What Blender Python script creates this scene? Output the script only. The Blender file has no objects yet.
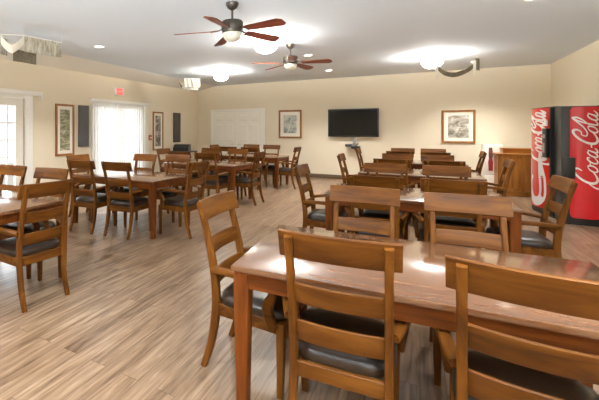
import bpy, bmesh, math, random
from mathutils import Vector, Matrix
random.seed(7)
S = bpy.context.scene
COL = S.collection
PI = math.pi
R = math.radians

# ------------------------------------------------------------------ materials
def srgb(r, g, b):
    f = lambda c: (c/255/12.92) if c/255 <= 0.04045 else ((c/255+0.055)/1.055)**2.4
    return (f(r), f(g), f(b), 1)

def base_mat(name, col, rough=0.5, metal=0.0, spec=0.5, coat=0.0, emit=None, estr=0.0):
    m = bpy.data.materials.new(name); m.use_nodes = True
    b = m.node_tree.nodes['Principled BSDF']
    b.inputs['Base Color'].default_value = col
    b.inputs['Roughness'].default_value = rough
    b.inputs['Metallic'].default_value = metal
    b.inputs['Specular IOR Level'].default_value = spec
    b.inputs['Coat Weight'].default_value = coat
    if emit:
        b.inputs['Emission Color'].default_value = emit
        b.inputs['Emission Strength'].default_value = estr
    return m

def ramp(nt, stops):
    n = nt.nodes.new('ShaderNodeValToRGB')
    e = n.color_ramp.elements
    while len(e) < len(stops): e.new(0.5)
    for k, (p, c) in enumerate(stops):
        e[k].position = p; e[k].color = c
    return n

def wood(name, axis, dark, mid, light, rough=0.42, coat=0.0, scale=1.0, spec=0.16, bump=0.04):
    m = base_mat(name, mid, rough, coat=coat, spec=spec)
    nt = m.node_tree; L = nt.links; b = nt.nodes['Principled BSDF']
    b.inputs['Coat Roughness'].default_value = 0.15
    tc = nt.nodes.new('ShaderNodeTexCoord'); mp = nt.nodes.new('ShaderNodeMapping')
    sc = [14*scale]*3; sc[axis] = 1.3*scale
    mp.inputs['Scale'].default_value = sc
    oi = nt.nodes.new('ShaderNodeObjectInfo')
    va = nt.nodes.new('ShaderNodeVectorMath'); va.operation = 'ADD'
    mul = nt.nodes.new('ShaderNodeMath'); mul.operation = 'MULTIPLY'; mul.inputs[1].default_value = 13
    L.new(oi.outputs['Random'], mul.inputs[0])
    L.new(tc.outputs['Object'], va.inputs[0]); L.new(mul.outputs[0], va.inputs[1])
    L.new(va.outputs[0], mp.inputs['Vector'])
    n1 = nt.nodes.new('ShaderNodeTexNoise'); n1.inputs['Scale'].default_value = 1.0
    n1.inputs['Detail'].default_value = 6; n1.inputs['Roughness'].default_value = 0.62; n1.inputs['Distortion'].default_value = 0.6
    L.new(mp.outputs[0], n1.inputs['Vector'])
    r = ramp(nt, [(0.28, dark), (0.52, mid), (0.75, light)])
    L.new(n1.outputs['Fac'], r.inputs[0]); L.new(r.outputs[0], b.inputs['Base Color'])
    bp = nt.nodes.new('ShaderNodeBump'); bp.inputs['Strength'].default_value = bump; bp.inputs['Distance'].default_value = 0.004
    L.new(n1.outputs['Fac'], bp.inputs['Height']); L.new(bp.outputs[0], b.inputs['Normal'])
    return m

CW = (srgb(60, 32, 9), srgb(104, 61, 18), srgb(130, 83, 30))
WX = wood('chair_wood_x', 0, *CW); WY = wood('chair_wood_y', 1, *CW); WZ = wood('chair_wood_z', 2, *CW)
TW = (srgb(66, 31, 9), srgb(106, 54, 17), srgb(126, 69, 26))
TX = wood('table_wood_x', 0, *TW); TY = wood('table_wood_y', 1, *TW); TZ = wood('table_wood_z', 2, *TW)
TOP = wood('tabletop_wood', 0, srgb(92, 58, 36), srgb(118, 78, 50), srgb(134, 94, 64), rough=0.25, coat=1.0, scale=0.8, bump=0.0)
TOP.node_tree.nodes['Principled BSDF'].inputs['Coat IOR'].default_value = 1.9
TOP.node_tree.nodes['Principled BSDF'].inputs['Coat Roughness'].default_value = 0.12
OAKZ = wood('oak_wood', 2, srgb(134, 82, 34), srgb(172, 112, 50), srgb(192, 136, 72), rough=0.35)
OAKX = wood('oak_wood_x', 0, srgb(128, 78, 32), srgb(164, 106, 48), srgb(186, 130, 68), rough=0.35)
FRAMEW = wood('frame_wood', 2, srgb(118, 76, 38), srgb(154, 104, 56), srgb(174, 124, 72), rough=0.4)
FANW = wood('fan_blade_wood', 0, srgb(92, 44, 30), srgb(128, 64, 46), srgb(150, 84, 62), rough=0.35)

def noisy(name, c1, c2, scale, rough, bump=0.0, coat=0.0):
    m = base_mat(name, c1, rough, coat=coat); nt = m.node_tree; L = nt.links; b = nt.nodes['Principled BSDF']
    tc = nt.nodes.new('ShaderNodeTexCoord'); n = nt.nodes.new('ShaderNodeTexNoise')
    n.inputs['Scale'].default_value = scale; n.inputs['Detail'].default_value = 5
    L.new(tc.outputs['Object'], n.inputs['Vector'])
    r = ramp(nt, [(0.35, c1), (0.65, c2)]); L.new(n.outputs['Fac'], r.inputs[0]); L.new(r.outputs[0], b.inputs['Base Color'])
    if bump:
        bp = nt.nodes.new('ShaderNodeBump'); bp.inputs['Strength'].default_value = bump; bp.inputs['Distance'].default_value = 0.003
        L.new(n.outputs['Fac'], bp.inputs['Height']); L.new(bp.outputs[0], b.inputs['Normal'])
    return m

LEATHER = noisy('dark_leather', srgb(38, 26, 17), srgb(50, 35, 23), 60, 0.34, 0.15)
WALL = noisy('wall_paint', srgb(224, 211, 186), srgb(227, 215, 191), 90, 0.75, 0.03)
CEIL = noisy('ceiling_paint', srgb(218, 226, 232), srgb(222, 230, 236), 120, 0.85, 0.03)
SLOPE_LIT = noisy('lit_slope_paint', srgb(232, 228, 218), srgb(236, 232, 222), 90, 0.8)  # ceiling colour lightened for the slope, its lit look painted in
TRIMW = base_mat('white_trim', srgb(236, 233, 226), 0.4)
DOORW = base_mat('white_door_paint', srgb(238, 233, 222), 0.4)
DARKB = base_mat('dark_baseboard', srgb(98, 78, 56), 0.45)
BLACK = base_mat('black_plastic', srgb(24, 24, 25), 0.35)
BLACKM = base_mat('black_machine_panel', srgb(40, 40, 38), 0.4)
SCREEN = base_mat('screen_black', srgb(6, 6, 7), 0.1, spec=0.25)
BRONZE = base_mat('brushed_bronze', srgb(74, 68, 61), 0.42, metal=0.6)
STEEL = base_mat('steel', srgb(170, 168, 164), 0.3, metal=0.9)
MAT_W = base_mat('mat_board', srgb(238, 232, 220), 0.8)
PANELG = noisy('acoustic_fabric', srgb(88, 86, 84), srgb(100, 98, 95), 150, 0.9)
PANELB = noisy('dark_acoustic_fabric', srgb(70, 64, 58), srgb(80, 74, 68), 150, 0.9)
RED = base_mat('soda_red', srgb(206, 20, 32), 0.3, coat=0.4)
REDB = base_mat('soda_orange_red', srgb(214, 44, 26), 0.3, coat=0.4)
WHITEP = base_mat('white_print', srgb(240, 238, 234), 0.4)
SILVERP = base_mat('blue_grey_print', srgb(165, 178, 182), 0.4)
CLOTH = None
def cloth():
    m = base_mat('burlap_cloth', srgb(170, 163, 145), 0.9); nt = m.node_tree; L = nt.links; b = nt.nodes['Principled BSDF']
    tc = nt.nodes.new('ShaderNodeTexCoord'); mp = nt.nodes.new('ShaderNodeMapping'); mp.inputs['Scale'].default_value = (40, 40, 8)
    n = nt.nodes.new('ShaderNodeTexNoise'); n.inputs['Scale'].default_value = 1; n.inputs['Detail'].default_value = 4
    L.new(tc.outputs['Object'], mp.inputs[0]); L.new(mp.outputs[0], n.inputs['Vector'])
    r = ramp(nt, [(0.35, srgb(134, 126, 107)), (0.5, srgb(160, 153, 136)), (0.65, srgb(184, 178, 162))])
    L.new(n.outputs['Fac'], r.inputs[0]); L.new(r.outputs[0], b.inputs['Base Color'])
    return m
CLOTH = cloth()
CLOTHL = base_mat('pale_lining', srgb(226, 220, 204), 0.85)
CLOTHD = noisy('dark_cloth', srgb(100, 90, 72), srgb(124, 113, 92), 40, 0.9)
BULB = base_mat('bowl_glass_lit', srgb(255, 246, 228), 0.4, emit=srgb(255, 250, 240), estr=18)
BOWL = base_mat('bowl_glass_unlit', srgb(206, 202, 184), 0.3)
CANL = base_mat('downlight_lens', srgb(255, 248, 232), 0.4, emit=srgb(255, 246, 228), estr=4.0)
EXITR = base_mat('exit_red_face', srgb(222, 110, 100), 0.4, emit=srgb(240, 100, 90), estr=0.3)
EXITW = base_mat('exit_letters', srgb(250, 225, 215), 0.4)
ALARM = base_mat('alarm_red', srgb(170, 70, 55), 0.4)
OUT = base_mat('paving', srgb(200, 196, 188), 0.9)

def floor_mat():
    m = base_mat('plank_floor', srgb(165, 130, 95), 0.32); nt = m.node_tree; L = nt.links; b = nt.nodes['Principled BSDF']
    tc = nt.nodes.new('ShaderNodeTexCoord')
    mp = nt.nodes.new('ShaderNodeMapping'); mp.inputs['Rotation'].default_value = (0, 0, R(90))
    L.new(tc.outputs['Object'], mp.inputs[0])
    def brick(c1, c2, cm, mortar):
        br = nt.nodes.new('ShaderNodeTexBrick'); br.offset = 0.37; br.squash = 1
        br.inputs['Scale'].default_value = 1.0
        br.inputs['Brick Width'].default_value = 1.22; br.inputs['Row Height'].default_value = 0.127
        br.inputs['Mortar Size'].default_value = mortar; br.inputs['Mortar Smooth'].default_value = 0.3
        br.inputs['Bias'].default_value = 0.0
        br.inputs['Color1'].default_value = c1; br.inputs['Color2'].default_value = c2; br.inputs['Mortar'].default_value = cm
        L.new(mp.outputs[0], br.inputs['Vector']); return br
    b1 = brick((0, 0, 0, 1), (1, 1, 1, 1), (0.3, 0.3, 0.3, 1), 0.0)
    # grain along Y
    mg = nt.nodes.new('ShaderNodeMapping'); mg.inputs['Scale'].default_value = (30, 2.2, 1)
    va = nt.nodes.new('ShaderNodeVectorMath'); va.operation = 'ADD'
    sc = nt.nodes.new('ShaderNodeVectorMath'); sc.operation = 'SCALE'; sc.inputs['Scale'].default_value = 7.0
    L.new(b1.outputs['Color'], sc.inputs[0]); L.new(tc.outputs['Object'], va.inputs[0]); L.new(sc.outputs[0], va.inputs[1])
    L.new(va.outputs[0], mg.inputs[0])
    n = nt.nodes.new('ShaderNodeTexNoise'); n.inputs['Scale'].default_value = 1; n.inputs['Detail'].default_value = 7
    n.inputs['Roughness'].default_value = 0.6; n.inputs['Distortion'].default_value = 0.5
    L.new(mg.outputs[0], n.inputs['Vector'])
    r = ramp(nt, [(0.28, srgb(84, 61, 43)), (0.42, srgb(118, 93, 71)), (0.56, srgb(142, 116, 92)), (0.75, srgb(168, 144, 120))])
    add = nt.nodes.new('ShaderNodeMath'); add.operation = 'MULTIPLY_ADD'; add.inputs[1].default_value = 0.16; 
    sub = nt.nodes.new('ShaderNodeMath'); sub.operation = 'SUBTRACT'; sub.inputs[1].default_value = 0.08
    L.new(n.outputs['Fac'], sub.inputs[0]); L.new(b1.outputs['Color'], add.inputs[0]); L.new(sub.outputs[0], add.inputs[2])
    L.new(add.outputs[0], r.inputs[0])
    b2 = brick((1, 1, 1, 1), (1, 1, 1, 1), (0.72, 0.68, 0.64, 1), 0.004)
    mx = nt.nodes.new('ShaderNodeMix'); mx.data_type = 'RGBA'; mx.blend_type = 'MULTIPLY'; mx.inputs[0].default_value = 1
    L.new(r.outputs[0], mx.inputs[6]); L.new(b2.outputs['Color'], mx.inputs[7]); L.new(mx.outputs[2], b.inputs['Base Color'])
    bp = nt.nodes.new('ShaderNodeBump'); bp.inputs['Strength'].default_value = 0.12; bp.inputs['Distance'].default_value = 0.003
    L.new(n.outputs['Fac'], bp.inputs['Height']); L.new(bp.outputs[0], b.inputs['Normal'])
    return m
FLOOR = floor_mat()

def glass_mat():
    m = bpy.data.materials.new('window_glass'); m.use_nodes = True; nt = m.node_tree; nt.nodes.clear(); L = nt.links
    o = nt.nodes.new('ShaderNodeOutputMaterial'); t = nt.nodes.new('ShaderNodeBsdfTransparent'); g = nt.nodes.new('ShaderNodeBsdfGlossy')
    g.inputs['Roughness'].default_value = 0.02; fr = nt.nodes.new('ShaderNodeFresnel'); fr.inputs[0].default_value = 1.3
    mx = nt.nodes.new('ShaderNodeMixShader'); L.new(fr.outputs[0], mx.inputs[0]); L.new(t.outputs[0], mx.inputs[1]); L.new(g.outputs[0], mx.inputs[2]); L.new(mx.outputs[0], o.inputs[0])
    return m
GLASS = glass_mat()
def vane_mat():
    m = bpy.data.materials.new('blind_vane'); m.use_nodes = True; nt = m.node_tree; nt.nodes.clear(); L = nt.links
    o = nt.nodes.new('ShaderNodeOutputMaterial'); d = nt.nodes.new('ShaderNodeBsdfDiffuse'); t = nt.nodes.new('ShaderNodeBsdfTranslucent')
    d.inputs[0].default_value = srgb(240, 236, 228); t.inputs[0].default_value = srgb(246, 243, 236)
    mx = nt.nodes.new('ShaderNodeMixShader'); mx.inputs[0].default_value = 0.55
    L.new(d.outputs[0], mx.inputs[1]); L.new(t.outputs[0], mx.inputs[2]); L.new(mx.outputs[0], o.inputs[0])
    return m
VANE = vane_mat()

def picture_mat(name, cols, scale, stretch):
    m = base_mat(name, cols[1], 0.6); nt = m.node_tree; L = nt.links; b = nt.nodes['Principled BSDF']
    tc = nt.nodes.new('ShaderNodeTexCoord'); mp = nt.nodes.new('ShaderNodeMapping'); mp.inputs['Scale'].default_value = stretch
    n = nt.nodes.new('ShaderNodeTexNoise'); n.inputs['Scale'].default_value = scale; n.inputs['Detail'].default_value = 5; n.inputs['Distortion'].default_value = 0.8
    L.new(tc.outputs['Object'], mp.inputs[0]); L.new(mp.outputs[0], n.inputs['Vector'])
    r = ramp(nt, [(0.32, cols[0]), (0.5, cols[1]), (0.66, cols[2])]); L.new(n.outputs['Fac'], r.inputs[0]); L.new(r.outputs[0], b.inputs['Base Color'])
    return m
ART_G = picture_mat('landscape_grey', (srgb(110, 104, 92), srgb(168, 160, 144), srgb(218, 212, 198)), 7, (1, 1, 1.6))
ART_B = picture_mat('landscape_pale', (srgb(120, 126, 122), srgb(186, 188, 178), srgb(222, 216, 200)), 7, (1, 1, 1.2))
ART_L = picture_mat('landscape_green', (srgb(96, 100, 70), srgb(150, 146, 112), srgb(206, 198, 172)), 6, (1, 1, 3))
ART_M = picture_mat('landscape_brown', (srgb(60, 54, 46), srgb(128, 118, 102), srgb(214, 206, 190)), 6, (1, 1, 1.5))

# ------------------------------------------------------------------ mesh helpers
def box(bm, x0, x1, y0, y1, z0, z1, bev=0.0, seg=2):
    vs = [bm.verts.new((x, y, z)) for x in (x0, x1) for y in (y0, y1) for z in (z0, z1)]
    fs = [(0, 1, 3, 2), (4, 6, 7, 5), (0, 4, 5, 1), (2, 3, 7, 6), (0, 2, 6, 4), (1, 5, 7, 3)]
    F = [bm.faces.new([vs[i] for i in f]) for f in fs]
    if bev:
        es = set(e for f in F for e in f.edges)
        bmesh.ops.bevel(bm, geom=list(es), offset=bev, segments=seg, profile=0.6, affect='EDGES')

def prism(bm, pts, z0, z1, bev=0.0):
    a = [bm.verts.new((p[0], p[1], z0)) for p in pts]; b = [bm.verts.new((p[0], p[1], z1)) for p in pts]
    n = len(pts); F = [bm.faces.new(a[::-1]), bm.faces.new(b)]
    for i in range(n): F.append(bm.faces.new([a[i], a[(i+1) % n], b[(i+1) % n], b[i]]))
    if bev: bmesh.ops.bevel(bm, geom=list(set(e for f in F for e in f.edges)), offset=bev, segments=2, affect='EDGES')

def smooth_pts(pts, n=4):
    P = [Vector(p) for p in pts]; out = []
    for i in range(len(P)-1):
        p0 = P[max(i-1, 0)]; p1 = P[i]; p2 = P[i+1]; p3 = P[min(i+2, len(P)-1)]
        for k in range(n):
            t = k/n
            out.append(0.5*((2*p1)+(p2-p0)*t+(2*p0-5*p1+4*p2-p3)*t*t+(3*p1-p0-3*p2+p3)*t**3))
    out.append(P[-1]); return out

def sweep(bm, pts, sizes, ref=(1, 0, 0), bev=0.004):
    """rectangular section (w along ref, h across) swept along pts"""
    n = len(pts); ref = Vector(ref); rings = []
    for i, p in enumerate(pts):
        T = (Vector(pts[min(i+1, n-1)])-Vector(pts[max(i-1, 0)])).normalized()
        A = (ref-ref.dot(T)*T).normalized(); B = T.cross(A)
        w, h = sizes[i] if isinstance(sizes, list) else sizes
        w /= 2; h /= 2; c = min(bev, w*0.6, h*0.6)
        prof = [(w-c, -h), (w, -h+c), (w, h-c), (w-c, h), (-w+c, h), (-w, h-c), (-w, -h+c), (-w+c, -h)]
        rings.append([bm.verts.new(Vector(p)+A*a+B*b) for a, b in prof])
    m = len(rings[0])
    for i in range(n-1):
        for j in range(m):
            bm.faces.new([rings[i][j], rings[i][(j+1) % m], rings[i+1][(j+1) % m], rings[i+1][j]])
    bm.faces.new(rings[0][::-1]); bm.faces.new(rings[-1])

def tube(bm, p0, p1, r, n=12):
    p0 = Vector(p0); p1 = Vector(p1); T = (p1-p0).normalized()
    A = T.orthogonal().normalized(); B = T.cross(A)
    r0, r1 = r if isinstance(r, tuple) else (r, r)
    a = [bm.verts.new(p0+(A*math.cos(2*PI*k/n)+B*math.sin(2*PI*k/n))*r0) for k in range(n)]
    b = [bm.verts.new(p1+(A*math.cos(2*PI*k/n)+B*math.sin(2*PI*k/n))*r1) for k in range(n)]
    for k in range(n): bm.faces.new([a[k], a[(k+1) % n], b[(k+1) % n], b[k]])
    bm.faces.new(a[::-1]); bm.faces.new(b)

def lathe(bm, prof, n=28, c=(0, 0)):
    rings = []
    for r, z in prof:
        if r < 1e-5: rings.append([bm.verts.new((c[0], c[1], z))])
        else: rings.append([bm.verts.new((c[0]+r*math.cos(2*PI*k/n), c[1]+r*math.sin(2*PI*k/n), z)) for k in range(n)])
    for i in range(len(rings)-1):
        a, b = rings[i], rings[i+1]
        for k in range(n):
            if len(a) == 1 and len(b) == 1: continue
            if len(a) == 1: bm.faces.new([a[0], b[(k+1) % n], b[k]])
            elif len(b) == 1: bm.faces.new([a[k], a[(k+1) % n], b[0]])
            else: bm.faces.new([a[k], a[(k+1) % n], b[(k+1) % n], b[k]])

def obj(name, bm, mat, parent=None, smooth=0.7, label=None):
    bmesh.ops.recalc_face_normals(bm, faces=bm.faces[:])
    me = bpy.data.meshes.new(name); bm.to_mesh(me); bm.free()
    me.materials.append(mat)
    if smooth:
        me.polygons.foreach_set('use_smooth', [True]*len(me.polygons))
        me.set_sharp_from_angle(angle=smooth)
    o = bpy.data.objects.new(name, me); COL.objects.link(o)
    if parent: o.parent = parent
    if label: o['label'] = label
    return o
def bxo(name, mat, dims, parent=None, bev=0.0, label=None):
    bm = bmesh.new(); box(bm, *dims, bev=bev); return obj(name, bm, mat, parent, label=label)
def tag(o, label, cat, group=None):
    o['label'] = label; o['category'] = cat
    if group: o['group'] = group
    return o
def thing(name, label, cat, loc=(0, 0, 0), rz=0.0, group=None):
    o = bpy.data.objects.new(name, None); COL.objects.link(o); o.empty_display_size = 0.1
    o.location = loc; o.rotation_euler = (0, 0, rz)
    return tag(o, label, cat, group)
def struct(o): o['kind'] = 'structure'; return o
def dup(root, loc, rz, label, group=None):
    r = root.copy(); COL.objects.link(r); r.location = loc; r.rotation_euler = (0, 0, rz); r['label'] = label
    if group: r['group'] = group
    for ch in list(root.children):
        c = ch.copy(); COL.objects.link(c); c.parent = r
        for g in list(ch.children):
            d = g.copy(); COL.objects.link(d); d.parent = c
    return r

# ------------------------------------------------------------------ the room
XL, XR, YF, YB, ZC = -6.79, 2.56, -2.6, 11.35, 2.93
ZS, XS = 2.77, -6.08          # the ceiling slopes down to the left wall
T = 0.15
struct(bxo('floor', FLOOR, (XL-T, XR+T, YF-T, YB+T, -0.12, 0)))
bm = bmesh.new(); box(bm, XS, XR+T, YF-T, YB+T, ZC, ZC+0.12)
struct(obj('ceiling', bm, CEIL, smooth=None))
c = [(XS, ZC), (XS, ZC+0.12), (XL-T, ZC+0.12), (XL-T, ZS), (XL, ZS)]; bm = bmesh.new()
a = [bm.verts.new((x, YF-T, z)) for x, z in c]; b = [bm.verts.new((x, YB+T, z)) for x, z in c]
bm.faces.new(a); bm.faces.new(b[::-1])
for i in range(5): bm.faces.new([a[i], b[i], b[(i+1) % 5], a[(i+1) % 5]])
struct(obj('ceiling_slope', bm, SLOPE_LIT, smooth=None))  # sloped strip of the ceiling, brightness put into its colour
# openings: french door (left wall), sliding door (left wall)
D0, D1, DZ = 3.66, 4.63, 2.06
W0, W1, WZ_ = 6.42, 8.36, 2.08
bm = bmesh.new()
for y0, y1, z0, z1 in ((YF-T, D0, 0, ZC), (D1, W0, 0, ZC), (W1, YB+T, 0, ZC), (D0, D1, DZ, ZC), (W0, W1, WZ_, ZC)):
    box(bm, XL-T, XL, y0, y1, z0, z1 if z1 < ZC else ZS)
struct(obj('wall_left', bm, WALL, smooth=None))
struct(bxo('wall_back', WALL, (XL-T, XR+T, YB, YB+T, 0, ZC)))
struct(bxo('wall_right', WALL, (XR, XR+T, YF-T, YB, 0, ZC)))
FW = [(-6.6, -5.3), (-2.0, -0.2), (0.3, 2.2)]; FZ0, FZ1 = 0.7, 2.4  # window openings added behind the camera to let in fill light
bm = bmesh.new(); xs = [XL-T]+[v for p in FW for v in p]+[XR+T]
box(bm, XL-T, XR+T, YF-T, YF, 0, FZ0); box(bm, XL-T, XR+T, YF-T, YF, FZ1, ZC)
for k in range(0, len(xs), 2): box(bm, xs[k], xs[k+1], YF-T, YF, FZ0, FZ1)
struct(obj('wall_front', bm, WALL, smooth=None))
FILL_WINDOWS = FW
def bb(name, dims): struct(bxo(name, DARKB, dims, bev=0.004))
bb('baseboard_back', (-4.24, XR, YB-0.018, YB, 0, 0.12))
bb('baseboard_back.001', (XL, -6.29, YB-0.018, YB, 0, 0.12))
bb('baseboard_right', (XR-0.018, XR, YF, YB-0.02, 0, 0.12))
bm = bmesh.new()
for y0, y1 in ((YF, D0-0.16), (D1+0.16, W0-0.1), (W1+0.1, YB-0.02)): box(bm, XL, XL+0.018, y0, y1, 0, 0.12, bev=0.004)
struct(obj('baseboard_left', bm, DARKB))
# ground outside
struct(bxo('ground_outside', OUT, (-16, XL-T, -4, 14, -0.22, -0.1)))

# french door with grid
def french_door():
    bm = bmesh.new()
    for y0, y1 in ((D0-0.13, D0+0.0), (D1-0.0, D1+0.17)): box(bm, XL-0.02, XL+0.03, y0, y1, 0, DZ+0.10, bev=0.005)
    box(bm, XL-0.02, XL+0.03, D0, D1, DZ, DZ+0.10, bev=0.005)
    struct(obj('trim_1', bm, TRIMW))
    d = bpy.data.objects.new('door_1', None); COL.objects.link(d); struct(d)
    d.location = (XL-0.06, (D0+D1)/2, 0)
    hw = (D1-D0)/2-0.005; g0, g1, z0, z1 = -hw+0.15, hw-0.16, 0.25, 1.90
    bm = bmesh.new()
    box(bm, -0.022, 0.022, -hw, g0, 0.01, DZ-0.005); box(bm, -0.022, 0.022, g1, hw, 0.01, DZ-0.005)
    box(bm, -0.022, 0.022, g0, g1, 0.01, z0); box(bm, -0.022, 0.022, g0, g1, z1, DZ-0.005)
    obj('door_panel', bm, DOORW, d, smooth=None)
    bxo('glass_pane', GLASS, (-0.003, 0.003, g0, g1, z0, z1), d)
    bm = bmesh.new()
    for k in (1, 2, 3): y = g0+(g1-g0)*k/4; box(bm, -0.014, 0.014, y-0.011, y+0.011, z0, z1)
    for k in (1, 2, 3, 4): z = z0+(z1-z0)*k/5; box(bm, -0.0135, 0.0135, g0, g1, z-0.011, z+0.011)
    obj('muntin_grid', bm, DOORW, d, smooth=None)
    bm = bmesh.new(); tube(bm, (0.02, g0-0.075, 0.98), (0.07, g0-0.075, 0.98), 0.012); tube(bm, (0.068, g0-0.075, 0.98), (0.068, g0+0.03, 0.98), 0.01)
    obj('door_handle', bm, STEEL, d)
french_door()
# curtain headrail above the french door
h = thing('window_headrail', 'white headrail above the glazed grid door at the far left', 'blind rail', (XL, (D0+D1)/2, 2.14))
bxo('rail', TRIMW, (0.03, 0.10, -0.95, 0.84, -0.01, 0.07), h, bev=0.006)
bxo('end_bracket', TRIMW, (0.0, 0.095, 0.80, 0.84, -0.09, -0.01), h, bev=0.004)

for k, (x0, x1) in enumerate(FILL_WINDOWS):  # frames and panes of the added fill windows, never in view
    d = bpy.data.objects.new('window_%d' % (k+1), None); COL.objects.link(d); struct(d); d.location = ((x0+x1)/2, YF-0.07, FZ0)
    hw = (x1-x0)/2; bm = bmesh.new(); H = FZ1-FZ0
    for a_, b_ in ((-hw, -hw+0.06), (-0.03, 0.03), (hw-0.06, hw)): box(bm, a_, b_, -0.03, 0.03, 0, H)
    for a_, b_ in ((-hw+0.06, -0.03), (0.03, hw-0.06)):
        box(bm, a_, b_, -0.03, 0.03, 0, 0.06); box(bm, a_, b_, -0.03, 0.03, H-0.06, H)
    obj('window_frame', bm, TRIMW, d, smooth=None)
    bxo('glass_pane', GLASS, (-hw+0.06, hw-0.06, -0.003, 0.003, 0.06, H-0.06), d)
# sliding door and vertical blinds
def sliding_door():
    bm = bmesh.new()
    box(bm, XL-0.1, XL+0.02, W0-0.07, W0, 0, WZ_+0.07, bev=0.005); box(bm, XL-0.1, XL+0.02, W1, W1+0.07, 0, WZ_+0.07, bev=0.005)
    box(bm, XL-0.1, XL+0.02, W0, W1, WZ_, WZ_+0.07, bev=0.005)
    struct(obj('trim_2', bm, TRIMW))
    d = bpy.data.objects.new('door_2', None); COL.objects.link(d); struct(d); d.location = (XL-0.09, (W0+W1)/2, 0)
    hw = (W1-W0)/2-0.004
    for s in (0, 1):
        y0, y1 = (-hw, 0.04) if s == 0 else (-0.04, hw); x = -0.02 if s == 0 else 0.03
        bm = bmesh.new()
        box(bm, x-0.018, x+0.018, y0, y0+0.075, 0.005, WZ_-0.005); box(bm, x-0.018, x+0.018, y1-0.075, y1, 0.005, WZ_-0.005)
        box(bm, x-0.018, x+0.018, y0+0.075, y1-0.075, 0.005, 0.1); box(bm, x-0.018, x+0.018, y0+0.075, y1-0.075, WZ_-0.09, WZ_-0.005)
        f = obj('sliding_panel', bm, DOORW, d, smooth=None)
        bxo('glass_pane', GLASS, (x-0.003, x+0.003, y0+0.075, y1-0.075, 0.1, WZ_-0.09), f)
sliding_door()
v = thing('vertical_blind', 'white vertical blind glowing with daylight across the sliding glass door', 'blind', (XL, (W0+W1)/2, 0))
bxo('headrail', TRIMW, (0.025, 0.13, -1.12, 1.14, 2.10, 2.18), v, bev=0.006)
bm = bmesh.new(); nseg = 4
for k in range(nseg+1):
    t = k/nseg-0.5
    x = 0.012*(1-4*t*t); y = t*0.104
    bm.verts.new((x, y, 0.04)); bm.verts.new((x, y, 2.10))
bm.verts.ensure_lookup_table()
for k in range(nseg): bm.faces.new([bm.verts[2*k], bm.verts[2*k+2], bm.verts[2*k+3], bm.verts[2*k+1]])
vane0 = obj('vane', bm, VANE, v)
NV = 26
for k in range(NV):
    o = vane0 if k == 0 else vane0.copy()
    if k: COL.objects.link(o)
    o.location = (0.075, -1.06+k*(2.12/(NV-1)), 0); o.rotation_euler = (0, 0, R(20+random.uniform(-3, 3)))

# double door on the back wall
def double_door():
    x0, x1, z1 = -6.17, -4.36, 2.03
    bm = bmesh.new()
    for a_, b_ in ((x0-0.08, x0), (x1, x1+0.08)): box(bm, a_, b_, YB-0.03, YB, 0, z1+0.08, bev=0.006)
    box(bm, x0, x1, YB-0.03, YB, z1, z1+0.08, bev=0.006)
    struct(obj('trim_3', bm, TRIMW))
    d = bpy.data.objects.new('door_3', None); COL.objects.link(d); struct(d); d.location = ((x0+x1)/2, YB-0.012, 0)
    hw = (x1-x0)/2
    for s in (-1, 1):
        bm = bmesh.new(); a_, b_ = (-hw+0.003, -0.004) if s < 0 else (0.004, hw-0.003)
        box(bm, a_, b_, -0.012, 0.012, 0.008, z1-0.003)
        w = b_-a_
        for cx0, cx1 in ((a_+0.11, a_+w/2-0.05), (a_+w/2+0.05, b_-0.11)):
            for q0, q1 in ((0.2, 0.9), (1.02, 1.62), (1.72, 1.92)):
                m = 0.035
                o4 = [(cx0, q0), (cx1, q0), (cx1, q1), (cx0, q1)]; i4 = [(cx0+m, q0+m), (cx1-m, q0+m), (cx1-m, q1-m), (cx0+m, q1-m)]
                A = [bm.verts.new((x, -0.0125, z)) for x, z in o4]; B = [bm.verts.new((x, -0.022, z)) for x, z in i4]
                for i in range(4): bm.faces.new([A[i], A[(i+1) % 4], B[(i+1) % 4], B[i]])
                bm.faces.new(B)
        leaf = obj('door_leaf', bm, DOORW, d, smooth=None)
        bm = bmesh.new(); hx = s*0.07
        tube(bm, (hx, -0.012, 0.95), (hx, -0.06, 0.95), 0.012); tube(bm, (hx, -0.058, 0.95), (hx+s*0.11, -0.058, 0.95), 0.009)
        obj('door_handle', bm, STEEL, leaf)
double_door()

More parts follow.
